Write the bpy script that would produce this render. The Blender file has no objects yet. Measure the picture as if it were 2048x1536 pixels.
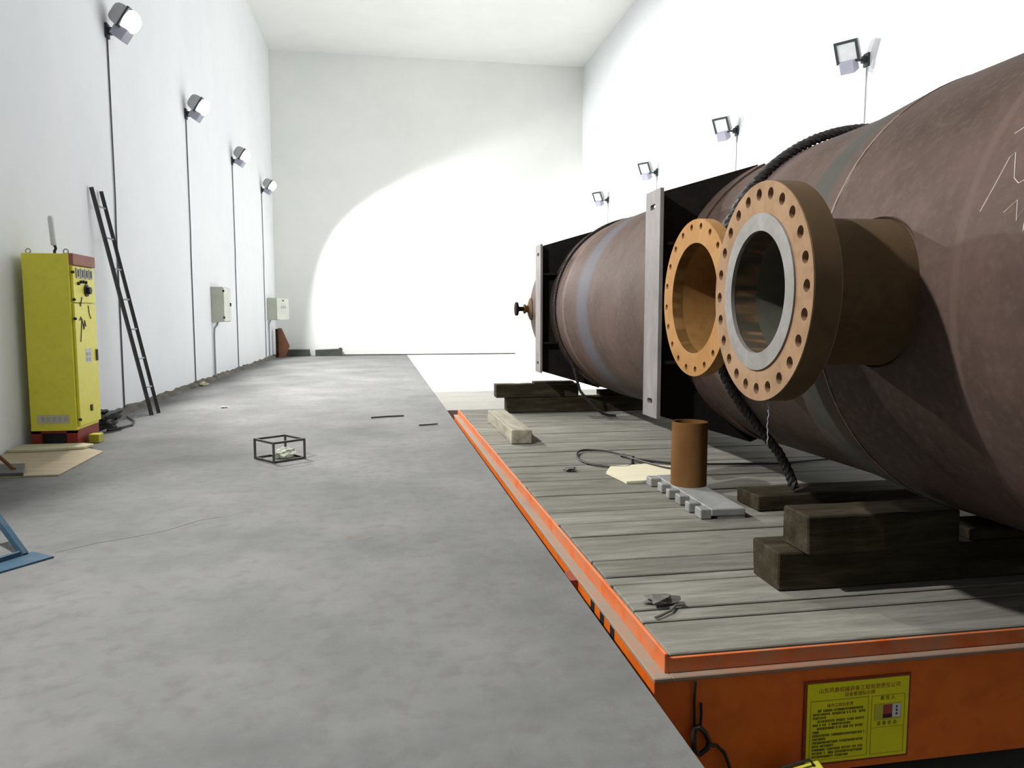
import bpy, bmesh, math, random
from mathutils import Vector, Matrix
random.seed(7)
scene = bpy.context.scene
COL = scene.collection
PI = math.pi

# ------------------------------------------------------------------ camera
YAW, PITCH, EYE = math.radians(9.387), math.radians(5.181), 1.45
cam_data = bpy.data.cameras.new('camera')
cam_data.sensor_width = 36.0
cam_data.lens = 1500.0 / 2048.0 * 36.0
cam_data.clip_end = 200
cam = bpy.data.objects.new('camera', cam_data)
cam.location = (0, 0, EYE)
cam.rotation_euler = (PI / 2 - PITCH, 0, -YAW)
COL.objects.link(cam)
scene.camera = cam

# ------------------------------------------------------------------ world, exposure
world = bpy.data.worlds.new('night_outside')
scene.world = world
world.use_nodes = True
world.node_tree.nodes['Background'].inputs[0].default_value = (0.75, 0.85, 1.0, 1)
world.node_tree.nodes['Background'].inputs[1].default_value = 0.02
vs = scene.view_settings
vs.view_transform = 'Standard'
vs.look = 'None'
vs.exposure = 0.0
vs.gamma = 1.0
vs.use_curve_mapping = False
SPOT_POWER = 2500.0
SPOT_AIM_LEFT = Vector((.822, -.10, -.56)).normalized()
SPOT_ANGLE = math.radians(120)
SPOT_BLEND = .22

# ------------------------------------------------------------------ helpers
AL = 0.010966            # the cart lane runs this much askew to the room


def C(x, y, z=0.0):
    c, s = math.cos(AL), math.sin(AL)
    return Vector((c * x - s * y, s * x + c * y, z))


class MB:
    """collects shapes for one mesh"""

    def __init__(self):
        self.v, self.f = [], []

    def add(self, vs_, fs_):
        n = len(self.v)
        self.v += [Vector(p) for p in vs_]
        self.f += [tuple(i + n for i in q) for q in fs_]
        return self

    def box(self, x0, x1, y0, y1, z0, z1, m=None):
        p = [(x0, y0, z0), (x1, y0, z0), (x1, y1, z0), (x0, y1, z0), (x0, y0, z1), (x1, y0, z1), (x1, y1, z1), (x0, y1, z1)]
        if m is not None:
            p = [m @ Vector(q) for q in p]
        return self.add(p, [(3, 2, 1, 0), (4, 5, 6, 7), (0, 1, 5, 4), (1, 2, 6, 5), (2, 3, 7, 6), (3, 0, 4, 7)])

    def prism(self, poly, z0, z1, m=None):
        n = len(poly)
        p = [Vector((q[0], q[1], z0)) for q in poly] + [Vector((q[0], q[1], z1)) for q in poly]
        if m is not None:
            p = [m @ q for q in p]
        f = [tuple(range(n - 1, -1, -1)), tuple(range(n, 2 * n))]
        f += [(i, (i + 1) % n, n + (i + 1) % n, n + i) for i in range(n)]
        return self.add(p, f)

    def lathe(self, prof, n=32, m=None, closed=False):
        """prof: (radius, height) pairs turned about local z"""
        p, f = [], []
        k = len(prof)
        for i in range(n):
            a = 2 * PI * i / n
            p += [Vector((r * math.cos(a), r * math.sin(a), h)) for r, h in prof]
        for i in range(n):
            j = (i + 1) % n
            for q in range(k if closed else k - 1):
                r = (q + 1) % k
                f.append((i * k + q, j * k + q, j * k + r, i * k + r))
        if m is not None:
            p = [m @ q for q in p]
        if not closed:
            for q, rev in ((0, True), (k - 1, False)):
                if prof[q][0] > 1e-5:
                    ring = [i * k + q for i in range(n)]
                    f.append(tuple(reversed(ring)) if rev else tuple(ring))
        return self.add(p, f)

    def tube(self, pts, r, n=8, closed=False):
        pts = [Vector(p) for p in pts]
        k = len(pts)
        rs = r if isinstance(r, (list, tuple)) else [r] * k
        P, F = [], []
        ref = None
        for i, p in enumerate(pts):
            a = pts[(i - 1) % k] if (closed or i) else p
            b = pts[(i + 1) % k] if (closed or i < k - 1) else p
            t = (b - a).normalized()
            if ref is None:
                ref = t.orthogonal().normalized()
            ref = (ref - t * ref.dot(t))
            ref = ref.normalized() if ref.length > 1e-6 else t.orthogonal().normalized()
            s = t.cross(ref)
            for j in range(n):
                an = 2 * PI * j / n
                P.append(p + (ref * math.cos(an) + s * math.sin(an)) * rs[i])
        for i in range(k if closed else k - 1):
            i2 = (i + 1) % k
            for j in range(n):
                j2 = (j + 1) % n
                F.append((i * n + j, i * n + j2, i2 * n + j2, i2 * n + j))
        if not closed:
            F.append(tuple(reversed(range(n))))
            F.append(tuple(range((k - 1) * n, k * n)))
        return self.add(P, F)

    def bar(self, a, b, w, h):
        """square bar from a to b"""
        a, b = Vector(a), Vector(b)
        t = (b - a).normalized()
        s = t.cross(Vector((0, 0, 1)))
        s = s.normalized() if s.length > 1e-4 else Vector((1, 0, 0))
        u = s.cross(t)
        p = []
        for e in (a, b):
            p += [e + s * w / 2 * i + u * h / 2 * j for i, j in ((-1, -1), (1, -1), (1, 1), (-1, 1))]
        return self.add(p, [(3, 2, 1, 0), (4, 5, 6, 7), (0, 1, 5, 4), (1, 2, 6, 5), (2, 3, 7, 6), (3, 0, 4, 7)])


def link(name, me, mat, parent=None):
    o = bpy.data.objects.new(name, me)
    COL.objects.link(o)
    if mat is not None:
        me.materials.clear()
        me.materials.append(mat)
    if parent is not None:
        o.parent = parent
    return o


def obj(name, mb, mat, parent=None, org=None, rz=0.0, loc=None, smooth=False, bevel=0.0):
    """org: origin to take off the vertices (parts of a root take the root's org)"""
    if org is None:
        org = parent.get('_o') if parent is not None and '_o' in parent else None
        if org is None and parent is not None and parent.parent is not None and '_o' in parent.parent:
            org = parent.parent['_o']
    sub = Vector(org) if org is not None else Vector((0, 0, 0))
    me = bpy.data.meshes.new(name)
    me.from_pydata([p - sub for p in mb.v], [], mb.f)
    bm = bmesh.new()
    bm.from_mesh(me)
    bmesh.ops.recalc_face_normals(bm, faces=bm.faces)
    if bevel:
        es = [e for e in bm.edges if len(e.link_faces) == 2 and e.calc_face_angle(0) > .6]
        bmesh.ops.bevel(bm, geom=es, offset=bevel, segments=1, affect='EDGES', clamp_overlap=True)
    bm.to_mesh(me)
    bm.free()
    if smooth:
        for q in me.polygons:
            q.use_smooth = True
        try:
            me.set_sharp_from_angle(angle=math.radians(38))
        except Exception:
            pass
    o = link(name, me, mat, parent)
    if parent is None:
        o.location = loc if loc is not None else (0, 0, 0)
        o.rotation_euler = (0, 0, rz)
    return o


def tag(o, label, cat, group=None):
    o['label'] = label
    o['category'] = cat
    if group:
        o['group'] = group
    return o


def struct(o):
    o['kind'] = 'structure'
    return o


def thing(name, label, cat, org, cart=False, group=None):
    """Empty at the thing's base; org in cart or room coordinates"""
    e = bpy.data.objects.new(name, None)
    e.empty_display_size = .1
    COL.objects.link(e)
    e.location = C(*org) if cart else org
    if cart:
        e.rotation_euler = (0, 0, AL)
    e['_o'] = list(org)
    return tag(e, label, cat, group)


def one(name, mb, mat, label, cat, org, cart=False, group=None, **kw):
    """a thing that is one mesh"""
    o = obj(name, mb, mat, None, org, AL if cart else 0.0, C(*org) if cart else org, **kw)
    return tag(o, label, cat, group)


def frame_z(origin, zdir, up=(0, 0, 1)):
    """matrix whose local z is zdir"""
    z = Vector(zdir).normalized()
    x = Vector(up).cross(z)
    x = x.normalized() if x.length > 1e-4 else Vector((1, 0, 0))
    y = z.cross(x)
    m = Matrix((x, y, z)).transposed().to_4x4()
    m.translation = Vector(origin)
    return m


def plate_with_holes(loops, thick, m, segs=None):
    """flat plate in local xy with holes, extruded thick along local z; loops: first outer, rest holes"""
    cu = bpy.data.curves.new('tmp', 'CURVE')
    cu.dimensions = '2D'
    cu.fill_mode = 'BOTH'
    cu.extrude = thick / 2
    for lp in loops:
        s = cu.splines.new('POLY')
        s.points.add(len(lp) - 1)
        for i, (x, y) in enumerate(lp):
            s.points[i].co = (x, y, 0, 1)
        s.use_cyclic_u = True
    o = bpy.data.objects.new('tmp', cu)
    COL.objects.link(o)
    dg = bpy.context.evaluated_depsgraph_get()
    me = bpy.data.meshes.new_from_object(o.evaluated_get(dg))
    mb = MB()
    mb.add([m @ (v.co + Vector((0, 0, thick / 2))) for v in me.vertices], [tuple(q.vertices) for q in me.polygons])
    bpy.data.objects.remove(o)
    bpy.data.curves.remove(cu)
    bpy.data.meshes.remove(me)
    # weld the shell's doubled edges
    bm = bmesh.new()
    vv = [bm.verts.new(p) for p in mb.v]
    for q in mb.f:
        try:
            bm.faces.new([vv[i] for i in q])
        except ValueError:
            pass
    bmesh.ops.remove_doubles(bm, verts=bm.verts, dist=1e-5)
    bm.verts.index_update()
    out = MB()
    out.add([v.co.copy() for v in bm.verts], [tuple(v.index for v in f.verts) for f in bm.faces])
    bm.free()
    return out


def circ(r, n, cx=0.0, cy=0.0, ph=0.0):
    return [(cx + r * math.cos(2 * PI * i / n + ph), cy + r * math.sin(2 * PI * i / n + ph)) for i in range(n)]


def text_mb(body, size, m, spacing=1.0, align='CENTER'):
    cu = bpy.data.curves.new('tmp', 'FONT')
    cu.body = body
    cu.size = size
    cu.align_x = align
    cu.align_y = 'CENTER'
    cu.space_character = spacing
    cu.resolution_u = 2
    cu.extrude = 0.0004
    o = bpy.data.objects.new('tmp', cu)
    COL.objects.link(o)
    dg = bpy.context.evaluated_depsgraph_get()
    me = bpy.data.meshes.new_from_object(o.evaluated_get(dg))
    mb = MB()
    mb.add([m @ v.co for v in me.vertices], [tuple(q.vertices) for q in me.polygons])
    bpy.data.objects.remove(o)
    bpy.data.curves.remove(cu)
    bpy.data.meshes.remove(me)
    return mb


# ------------------------------------------------------------------ materials
def mat_base(name, rough=.7, metal=0.0, spec=.35):
    m = bpy.data.materials.new(name)
    m.use_nodes = True
    nt = m.node_tree
    b = nt.nodes['Principled BSDF']
    b.inputs['Roughness'].default_value = rough
    b.inputs['Metallic'].default_value = metal
    b.inputs['Specular IOR Level'].default_value = spec
    return m, nt, b


def N(nt, t, **kw):
    n = nt.nodes.new(t)
    for k, v in kw.items():
        setattr(n, k, v)
    return n


def noisy(name, cols, scale=4.0, stretch=(1, 1, 1), rough=.7, metal=0.0, spec=.35, detail=6.0, fine=None, bump=0.0,
          bump_scale=60.0, rand=0.0, coords='Object'):
    """colour ramp over stretched noise; fine=(scale, amount, colour) second layer; rand = per object value shift"""
    m, nt, b = mat_base(name, rough, metal, spec)
    tc = N(nt, 'ShaderNodeTexCoord')
    mp = N(nt, 'ShaderNodeMapping')
    mp.inputs['Scale'].default_value = stretch
    nt.links.new(tc.outputs[coords], mp.inputs['Vector'])
    vec = mp.outputs['Vector']
    if rand:
        oi = N(nt, 'ShaderNodeObjectInfo')
        va = N(nt, 'ShaderNodeVectorMath', operation='ADD')
        mu = N(nt, 'ShaderNodeMath', operation='MULTIPLY')
        mu.inputs[1].default_value = 50.0
        nt.links.new(oi.outputs['Random'], mu.inputs[0])
        nt.links.new(vec, va.inputs[0])
        nt.links.new(mu.outputs[0], va.inputs[1])
        vec = va.outputs[0]
    no = N(nt, 'ShaderNodeTexNoise')
    no.inputs['Scale'].default_value = scale
    no.inputs['Detail'].default_value = detail
    no.inputs['Roughness'].default_value = .62
    nt.links.new(vec, no.inputs['Vector'])
    cr = N(nt, 'ShaderNodeValToRGB')
    e = cr.color_ramp.elements
    lo, hi = .3, .72
    e[0].position, e[1].position = lo, hi
    e[0].color, e[1].color = (*cols[0], 1), (*cols[-1], 1)
    for i, c in enumerate(cols[1:-1]):
        q = e.new(lo + (hi - lo) * (i + 1) / (len(cols) - 1))
        q.color = (*c, 1)
    nt.links.new(no.outputs['Fac'], cr.inputs['Fac'])
    col = cr.outputs['Color']
    if fine:
        n2 = N(nt, 'ShaderNodeTexNoise')
        n2.inputs['Scale'].default_value = fine[0]
        n2.inputs['Detail'].default_value = 4
        nt.links.new(vec, n2.inputs['Vector'])
        r2 = N(nt, 'ShaderNodeMapRange')
        r2.inputs['From Min'].default_value = .48
        r2.inputs['From Max'].default_value = .7
        r2.inputs['To Max'].default_value = fine[1]
        nt.links.new(n2.outputs['Fac'], r2.inputs['Value'])
        mx = N(nt, 'ShaderNodeMix', data_type='RGBA')
        nt.links.new(r2.outputs[0], mx.inputs['Factor'])
        nt.links.new(col, mx.inputs['A'])
        mx.inputs['B'].default_value = (*fine[2], 1)
        col = mx.outputs['Result']
    if rand:
        hs = N(nt, 'ShaderNodeHueSaturation')
        mr = N(nt, 'ShaderNodeMapRange')
        mr.inputs['To Min'].default_value = 1 - rand
        mr.inputs['To Max'].default_value = 1 + rand
        nt.links.new(oi.outputs['Random'], mr.inputs['Value'])
        nt.links.new(mr.outputs[0], hs.inputs['Value'])
        nt.links.new(col, hs.inputs['Color'])
        col = hs.outputs['Color']
    nt.links.new(col, b.inputs['Base Color'])
    if bump:
        n3 = N(nt, 'ShaderNodeTexNoise')
        n3.inputs['Scale'].default_value = bump_scale
        n3.inputs['Detail'].default_value = 5
        nt.links.new(vec, n3.inputs['Vector'])
        bp = N(nt, 'ShaderNodeBump')
        bp.inputs['Strength'].default_value = bump
        bp.inputs['Distance'].default_value = .01
        nt.links.new(n3.outputs['Fac'], bp.inputs['Height'])
        nt.links.new(bp.outputs['Normal'], b.inputs['Normal'])
    return m


def flat(name, c, rough=.6, metal=0.0, spec=.35):
    return noisy(name, [tuple(x * .88 for x in c), tuple(min(1, x * 1.08) for x in c)], 3.0, rough=rough, metal=metal, spec=spec)


def emit(name, c, s):
    m = bpy.data.materials.new(name)
    m.use_nodes = True
    nt = m.node_tree
    b = nt.nodes['Principled BSDF']
    b.inputs['Base Color'].default_value = (*c, 1)
    b.inputs['Emission Color'].default_value = (*c, 1)
    b.inputs['Emission Strength'].default_value = s
    return m


M = {}
M['wall'] = noisy('white_plaster', [(.80, .83, .86), (.85, .87, .895), (.87, .89, .91)], .35, rough=.85, spec=.15, fine=(3.0, .25, (.80, .83, .85)), bump=.08, bump_scale=25)
M['wall_back'] = noisy('warm_white_plaster', [(.80, .82, .79), (.85, .86, .83), (.87, .88, .85)], .4, rough=.85, spec=.15, fine=(2.2, .25, (.80, .82, .79)), bump=.08, bump_scale=25)
M['concrete'] = noisy('dusty_concrete', [(.102, .105, .103), (.146, .147, .144), (.185, .185, .182)], .9, rough=.8, spec=.25, detail=9,
                      fine=(9.0, .5, (.105, .103, .10)), bump=.18, bump_scale=45)
M['front_wall'] = noisy('grey_front_wall', [(.60, .61, .61), (.68, .69, .69)], .5, rough=.85)
M['pit'] = noisy('pit_concrete', [(.08, .08, .075), (.13, .13, .12)], 1.2, rough=.9)
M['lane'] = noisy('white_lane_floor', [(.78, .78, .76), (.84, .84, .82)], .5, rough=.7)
M['lane_end'] = noisy('bare_lane_concrete', [(.24, .235, .215), (.30, .29, .265)], 1.5, rough=.85)
M['curb'] = noisy('dirty_curb', [(.07, .065, .05), (.14, .13, .11), (.22, .20, .17)], 3.0, rough=.95, bump=.5, bump_scale=20)
M['orange'] = noisy('orange_paint', [(.58, .095, .004), (.68, .135, .006), (.72, .155, .010)], 1.6, rough=.5, spec=.4, fine=(9.0, .3, (.40, .06, .012)))
M['orange_worn'] = noisy('worn_orange_paint', [(.58, .10, .012), (.60, .16, .05), (.46, .20, .11)], 5.0, rough=.6, fine=(11.0, .5, (.34, .20, .13)))
M['ledge'] = noisy('dusty_ledge', [(.20, .165, .13), (.25, .20, .15), (.34, .17, .10)], 3.0, stretch=(1, .6, 1), rough=.85, fine=(12.0, .3, (.30, .16, .10)))
M['orange_dusty'] = noisy('dusty_orange_paint', [(.34, .15, .085), (.26, .19, .14), (.40, .17, .09)], 4.0, stretch=(1, 1, 1), rough=.8, fine=(14.0, .4, (.22, .2, .17)))
M['dark_red'] = noisy('dark_red_paint', [(.20, .03, .012), (.28, .05, .02)], 4.0, rough=.6)
M['plank'] = noisy('weathered_plank', [(.13, .125, .103), (.195, .19, .163), (.265, .26, .228)], 1.4, stretch=(1.0, 7.0, 7.0), rough=.85, spec=.08, detail=9,
                   fine=(5.0, .45, (.11, .11, .095)), bump=.35, bump_scale=14, rand=.16)
M['timber'] = noisy('old_timber', [(.022, .017, .010), (.042, .034, .021), (.075, .064, .042)], 1.6, stretch=(1.0, 6.0, 6.0), rough=.9, spec=.08, detail=8,
                    fine=(6.0, .4, (.02, .017, .011)), bump=.4, bump_scale=12, rand=.15)
M['timber_pale'] = noisy('pale_timber', [(.16, .145, .105), (.27, .25, .19), (.36, .34, .27)], 2.0, stretch=(6, 1, 6), rough=.9, detail=8, bump=.35, bump_scale=12)
M['rope'] = noisy('greasy_wire_rope', [(.012, .011, .010), (.03, .027, .024)], 30.0, rough=.6, spec=.5)
M['saddle'] = noisy('dark_primer', [(.007, .008, .007), (.012, .011, .010), (.020, .014, .012)], 2.5, rough=.85, spec=.08, fine=(30.0, .35, (.028, .018, .015)))
M['base_plate'] = noisy('weathered_steel_plate', [(.13, .125, .12), (.18, .165, .16), (.22, .21, .215)], 5.0, stretch=(1, 1, .5), rough=.65, fine=(25.0, .3, (.19, .145, .13)))
M['flange'] = noisy('light_rust_flange', [(.19, .12, .065), (.26, .165, .095), (.30, .20, .12)], 3.0, rough=.75, spec=.08, fine=(16.0, .3, (.16, .09, .05)))
M['flange_rim'] = noisy('brown_rust_rim', [(.085, .055, .03), (.12, .078, .042)], 3.0, rough=.75, spec=.08, fine=(20.0, .3, (.06, .04, .025)))
M['flange_orange'] = noisy('orange_rust_flange', [(.25, .125, .04), (.31, .165, .06), (.35, .20, .085)], 3.0, rough=.75, spec=.08, fine=(18.0, .3, (.26, .13, .05)))
M['seal_face'] = noisy('machined_seal_face', [(.15, .14, .125), (.19, .18, .168), (.23, .22, .215)], 5.0, rough=.6, fine=(22.0, .35, (.12, .11, .095)))
M['bore'] = noisy('nozzle_bore', [(.07, .07, .055), (.11, .11, .085)], 4.0, rough=.7, spec=.08)
M['bore_orange'] = noisy('rusty_bore', [(.20, .10, .03), (.27, .145, .05)], 4.0, rough=.75, spec=.08, fine=(14.0, .3, (.12, .06, .02)))
M['pipe'] = noisy('rusty_pipe', [(.11, .053, .017), (.155, .076, .025), (.19, .10, .038)], 3.5, stretch=(1, 1, .6), rough=.8, spec=.08, fine=(14.0, .35, (.09, .045, .018)))
M['fins'] = noisy('grey_cast_block', [(.17, .175, .165), (.23, .235, .225), (.28, .28, .275)], 7.0, rough=.65, fine=(20.0, .3, (.22, .22, .2)))
M['yellow'] = noisy('yellow_enamel', [(.80, .74, .05), (.86, .80, .08)], 2.0, rough=.4, spec=.45, fine=(12.0, .15, (.5, .46, .05)))
M['yellow_dull'] = flat('dull_yellow', (.50, .48, .05), .6)
M['red_base'] = flat('red_base_paint', (.25, .025, .015), .55)
M['red_cap'] = flat('faded_red_cap', (.36, .15, .11), .6)
M['black'] = flat('black_plastic', (.015, .015, .016), .55)
M['black_bag'] = noisy('black_rag', [(.010, .011, .014), (.03, .03, .035)], 9.0, rough=.6)
M['cable'] = flat('grey_black_cable', (.11, .11, .12), .6)
M['cable_light'] = flat('grey_conduit', (.30, .31, .34), .55)
M['pale_steel'] = flat('pale_grey_enamel', (.50, .51, .43), .5)
M['panel_door'] = flat('pale_grey_door', (.66, .67, .60), .5)
M['lamp_body'] = flat('grey_lamp_housing', (.40, .41, .41), .5)
M['lamp_frame'] = flat('dark_lamp_frame', (.035, .045, .045), .5)
M['lamp_box'] = flat('grey_violet_gear_box', (.36, .36, .44), .5)
M['lens_off'] = noisy('unlit_lens', [(.55, .58, .60), (.72, .74, .75)], 6.0, rough=.12, spec=.6)
M['lens_on'] = emit('lit_lens', (1.0, .99, .97), 5.0)
M['white_plastic'] = flat('white_plastic', (.70, .73, .74), .4)
M['cardboard'] = noisy('plywood_sheet', [(.36, .29, .19), (.43, .36, .25), (.47, .40, .29)], 2.0, stretch=(1, 5, 1), rough=.85)
M['foam'] = noisy('pale_foam_board', [(.52, .50, .33), (.60, .58, .40)], 4.0, rough=.9)
M['pale_wood'] = noisy('fresh_wood_sheet', [(.56, .52, .36), (.66, .62, .46)], 2.5, stretch=(1, 6, 1), rough=.8)
M['steel_dark'] = noisy('dark_bar_steel', [(.035, .035, .03), (.07, .066, .058)], 9.0, rough=.6, metal=.3)
M['ladder'] = noisy('grey_ladder_steel', [(.035, .035, .036), (.06, .06, .062)], 7.0, rough=.6, metal=.3)
M['grey_plate'] = noisy('grey_plate', [(.10, .095, .085), (.15, .14, .13)], 5.0, rough=.8)
M['rust_rod'] = flat('rust_rod', (.13, .06, .02), .8)
M['blue_steel'] = noisy('blue_paint', [(.022, .060, .10), (.04, .09, .135)], 4.0, rough=.55, fine=(12.0, .4, (.09, .11, .125)))
M['brick_board'] = noisy('red_brown_board', [(.22, .095, .05), (.30, .14, .085)], 3.0, rough=.85)
M['block'] = noisy('dark_concrete_block', [(.05, .055, .05), (.09, .09, .08)], 5.0, rough=.9)
M['sign'] = flat('yellow_sign_sheet', (.78, .72, .008), .5)
M['ink'] = flat('black_ink', (.05, .04, .015), .7)
M['ink_red'] = flat('brown_red_ink', (.30, .10, .02), .7)
M['ink_line'] = flat('olive_line', (.33, .29, .02), .7)
M['photo_red'] = flat('red_photo', (.36, .06, .05), .5)
M['photo_dark'] = flat('dark_photo', (.05, .012, .012), .5)
M['card'] = flat('white_card', (.66, .66, .66), .5)
M['rail_steel'] = flat('rail_steel', (.12, .11, .10), .45, .6)
M['meter'] = flat('grey_meter_face', (.42, .44, .40), .4)
M['white_paint'] = flat('white_paint_mark', (.75, .75, .70), .7)


def plastic_bag():
    m, nt, b = mat_base('cloudy_plastic', .25, 0, .5)
    b.inputs['Base Color'].default_value = (.72, .76, .64, 1)
    b.inputs['Transmission Weight'].default_value = .45
    b.inputs['Alpha'].default_value = 1
    return m


M['bag'] = plastic_bag()


def shell_mat():
    """rusty, primer-streaked shell: noise plus girth bands placed along the vessel (local y)"""
    m, nt, b = mat_base('rusty_vessel_shell', .65, 0.0, .12)
    tc = N(nt, 'ShaderNodeTexCoord')
    no = N(nt, 'ShaderNodeTexNoise')
    no.inputs['Scale'].default_value = 1.1
    no.inputs['Detail'].default_value = 8
    no.inputs['Roughness'].default_value = .65
    nt.links.new(tc.outputs['Object'], no.inputs['Vector'])
    cr = N(nt, 'ShaderNodeValToRGB')
    e = cr.color_ramp.elements
    e[0].position, e[1].position = .32, .72
    e[0].color, e[1].color = (.050, .034, .027, 1), (.122, .078, .065, 1)
    q = e.new(.52)
    q.color = (.080, .053, .043, 1)
    nt.links.new(no.outputs['Fac'], cr.inputs['Fac'])
    col = cr.outputs['Color']
    # fine speckle
    n2 = N(nt, 'ShaderNodeTexNoise')
    n2.inputs['Scale'].default_value = 22
    nt.links.new(tc.outputs['Object'], n2.inputs['Vector'])
    r2 = N(nt, 'ShaderNodeMapRange')
    r2.inputs['From Min'].default_value, r2.inputs['From Max'].default_value = .5, .75
    r2.inputs['To Max'].default_value = .45
    nt.links.new(n2.outputs['Fac'], r2.inputs['Value'])
    mx = N(nt, 'ShaderNodeMix', data_type='RGBA')
    nt.links.new(r2.outputs[0], mx.inputs['Factor'])
    nt.links.new(col, mx.inputs['A'])
    mx.inputs['B'].default_value = (.115, .084, .072, 1)
    col = mx.outputs['Result']
    # girth bands in local y (cart y minus 6.5)
    sp = N(nt, 'ShaderNodeSeparateXYZ')
    nt.links.new(tc.outputs['Object'], sp.inputs[0])
    wob = N(nt, 'ShaderNodeMath', operation='MULTIPLY_ADD')
    nt.links.new(no.outputs['Fac'], wob.inputs[0])
    wob.inputs[1].default_value = .10
    nt.links.new(sp.outputs['Y'], wob.inputs[2])
    for cy, wd, c, amt in ((8.60 - 6.5 + .05, .36, (.092, .094, .112), .75), (9.46 - 6.5 + .05, .05, (.15, .11, .095), .6),
                           (3.95 - 6.5 + .05, .20, (.048, .053, .045), .85), (3.70 - 6.5 + .05, .012, (.26, .22, .19), .7),
                           (2.72 - 6.5 + .05, .03, (.11, .075, .062), .7), (5.0 - 6.5 + .05, .40, (.125, .098, .092), .5)):
        s = N(nt, 'ShaderNodeMath', operation='SUBTRACT')
        nt.links.new(wob.outputs[0], s.inputs[0])
        s.inputs[1].default_value = cy
        a = N(nt, 'ShaderNodeMath', operation='ABSOLUTE')
        nt.links.new(s.outputs[0], a.inputs[0])
        r = N(nt, 'ShaderNodeMapRange', interpolation_type='SMOOTHSTEP')
        r.inputs['From Min'].default_value, r.inputs['From Max'].default_value = wd, wd * .35
        r.inputs['To Min'].default_value, r.inputs['To Max'].default_value = 0.0, amt
        nt.links.new(a.outputs[0], r.inputs['Value'])
        x = N(nt, 'ShaderNodeMix', data_type='RGBA')
        nt.links.new(r.outputs[0], x.inputs['Factor'])
        nt.links.new(col, x.inputs['A'])
        x.inputs['B'].default_value = (*c, 1)
        col = x.outputs['Result']
    nt.links.new(col, b.inputs['Base Color'])
    bp = N(nt, 'ShaderNodeBump')
    bp.inputs['Strength'].default_value = .12
    bp.inputs['Distance'].default_value = .01
    nt.links.new(n2.outputs['Fac'], bp.inputs['Height'])
    nt.links.new(bp.outputs['Normal'], b.inputs['Normal'])
    return m


M['shell'] = shell_mat()

# ------------------------------------------------------------------ the room
XL, XR, YB, YF, ZC, ZP = -4.0, 7.4, 28.37, -5.0, 10.78, -.70


def edge(x, y):
    """room point on the cart-frame line x at room depth y"""
    c, s = math.cos(AL), math.sin(AL)
    t = (y - s * x) / c
    return (c * x - s * t, y)


XE = 1.01
struct(obj('floor', MB().prism([(XL, YF), edge(XE, YF), edge(XE, YB), (XL, YB)], ZP, 0), M['concrete']))
struct(obj('floor_pit', MB().prism([edge(XE, YF), (XR, YF), (XR, 11.5), edge(XE, 11.5)], ZP - .1, ZP), M['pit']))
struct(obj('floor_right', MB().prism([edge(6.12, YF), (XR, YF), (XR, 11.5), edge(6.12, 11.5)], ZP, 0), M['concrete']))
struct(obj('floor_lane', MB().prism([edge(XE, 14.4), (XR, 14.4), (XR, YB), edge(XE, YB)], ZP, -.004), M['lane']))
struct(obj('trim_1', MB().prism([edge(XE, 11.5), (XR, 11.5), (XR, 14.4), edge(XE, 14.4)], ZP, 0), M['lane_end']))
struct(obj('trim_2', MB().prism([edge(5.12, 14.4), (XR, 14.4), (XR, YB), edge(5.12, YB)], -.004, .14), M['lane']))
struct(obj('wall_left', MB().box(XL - .25, XL, YF, YB + .25, ZP, ZC), M['wall']))
struct(obj('wall_right', MB().box(XR, XR + .25, YF, YB + .25, ZP, ZC), M['wall']))
struct(obj('wall_back', MB().box(XL, XR, YB, YB + .25, ZP, ZC), M['wall_back']))
struct(obj('wall_front', MB().box(XL, XR, YF - .25, YF, ZP, ZC), M['front_wall']))
struct(obj('ceiling', MB().box(XL - .25, XR + .25, YF, YB + .25, ZC, ZC + .2), M['wall_back']))
# ragged dirty curb along the left wall
mb = MB()
n = 90
pts = []
for i in range(n):
    y = 9.6 + (YB - 9.6) * i / (n - 1)
    w = .10 + random.random() * .07
    h = .05 + random.random() * .05
    pts.append((y, w, h))
P, Fc = [], []
for y, w, h in pts:
    P += [(XL, y, 0), (XL + w, y, 0), (XL + w * .7, y, h * .7), (XL, y, h)]
for i in range(n - 1):
    for j in range(4):
        j2 = (j + 1) % 4
        Fc.append((i * 4 + j, i * 4 + j2, i * 4 + 4 + j2, i * 4 + 4 + j))
Fc += [(0, 1, 2, 3), tuple((n - 1) * 4 + j for j in (3, 2, 1, 0))]
struct(obj('baseboard_left', mb.add(P, Fc), M['curb']))
struct(obj('baseboard_back', MB().box(-1.6, 5.0, YB - .05, YB, -.004, .035), M['block']))

fl = bpy.data.objects['floor']
obj('stain', MB().prism([(-.20 + (.085 + .015 * math.sin(3 * i)) * math.cos(i * PI / 8), 4.906 + (.06 + .01 * math.cos(2 * i)) * math.sin(i * PI / 8)) for i in range(16)], 0, .0008), M['grey_plate'], fl)
obj('crack', MB().tube([(-2.04, 4.90, 0), (-1.85, 5.07, .0), (-1.70, 5.15, .0), (-1.51, 5.28, .0), (-1.34, 5.53, .0), (-1.2, 5.6, 0)], .0022, 4), M['grey_plate'], fl)

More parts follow.
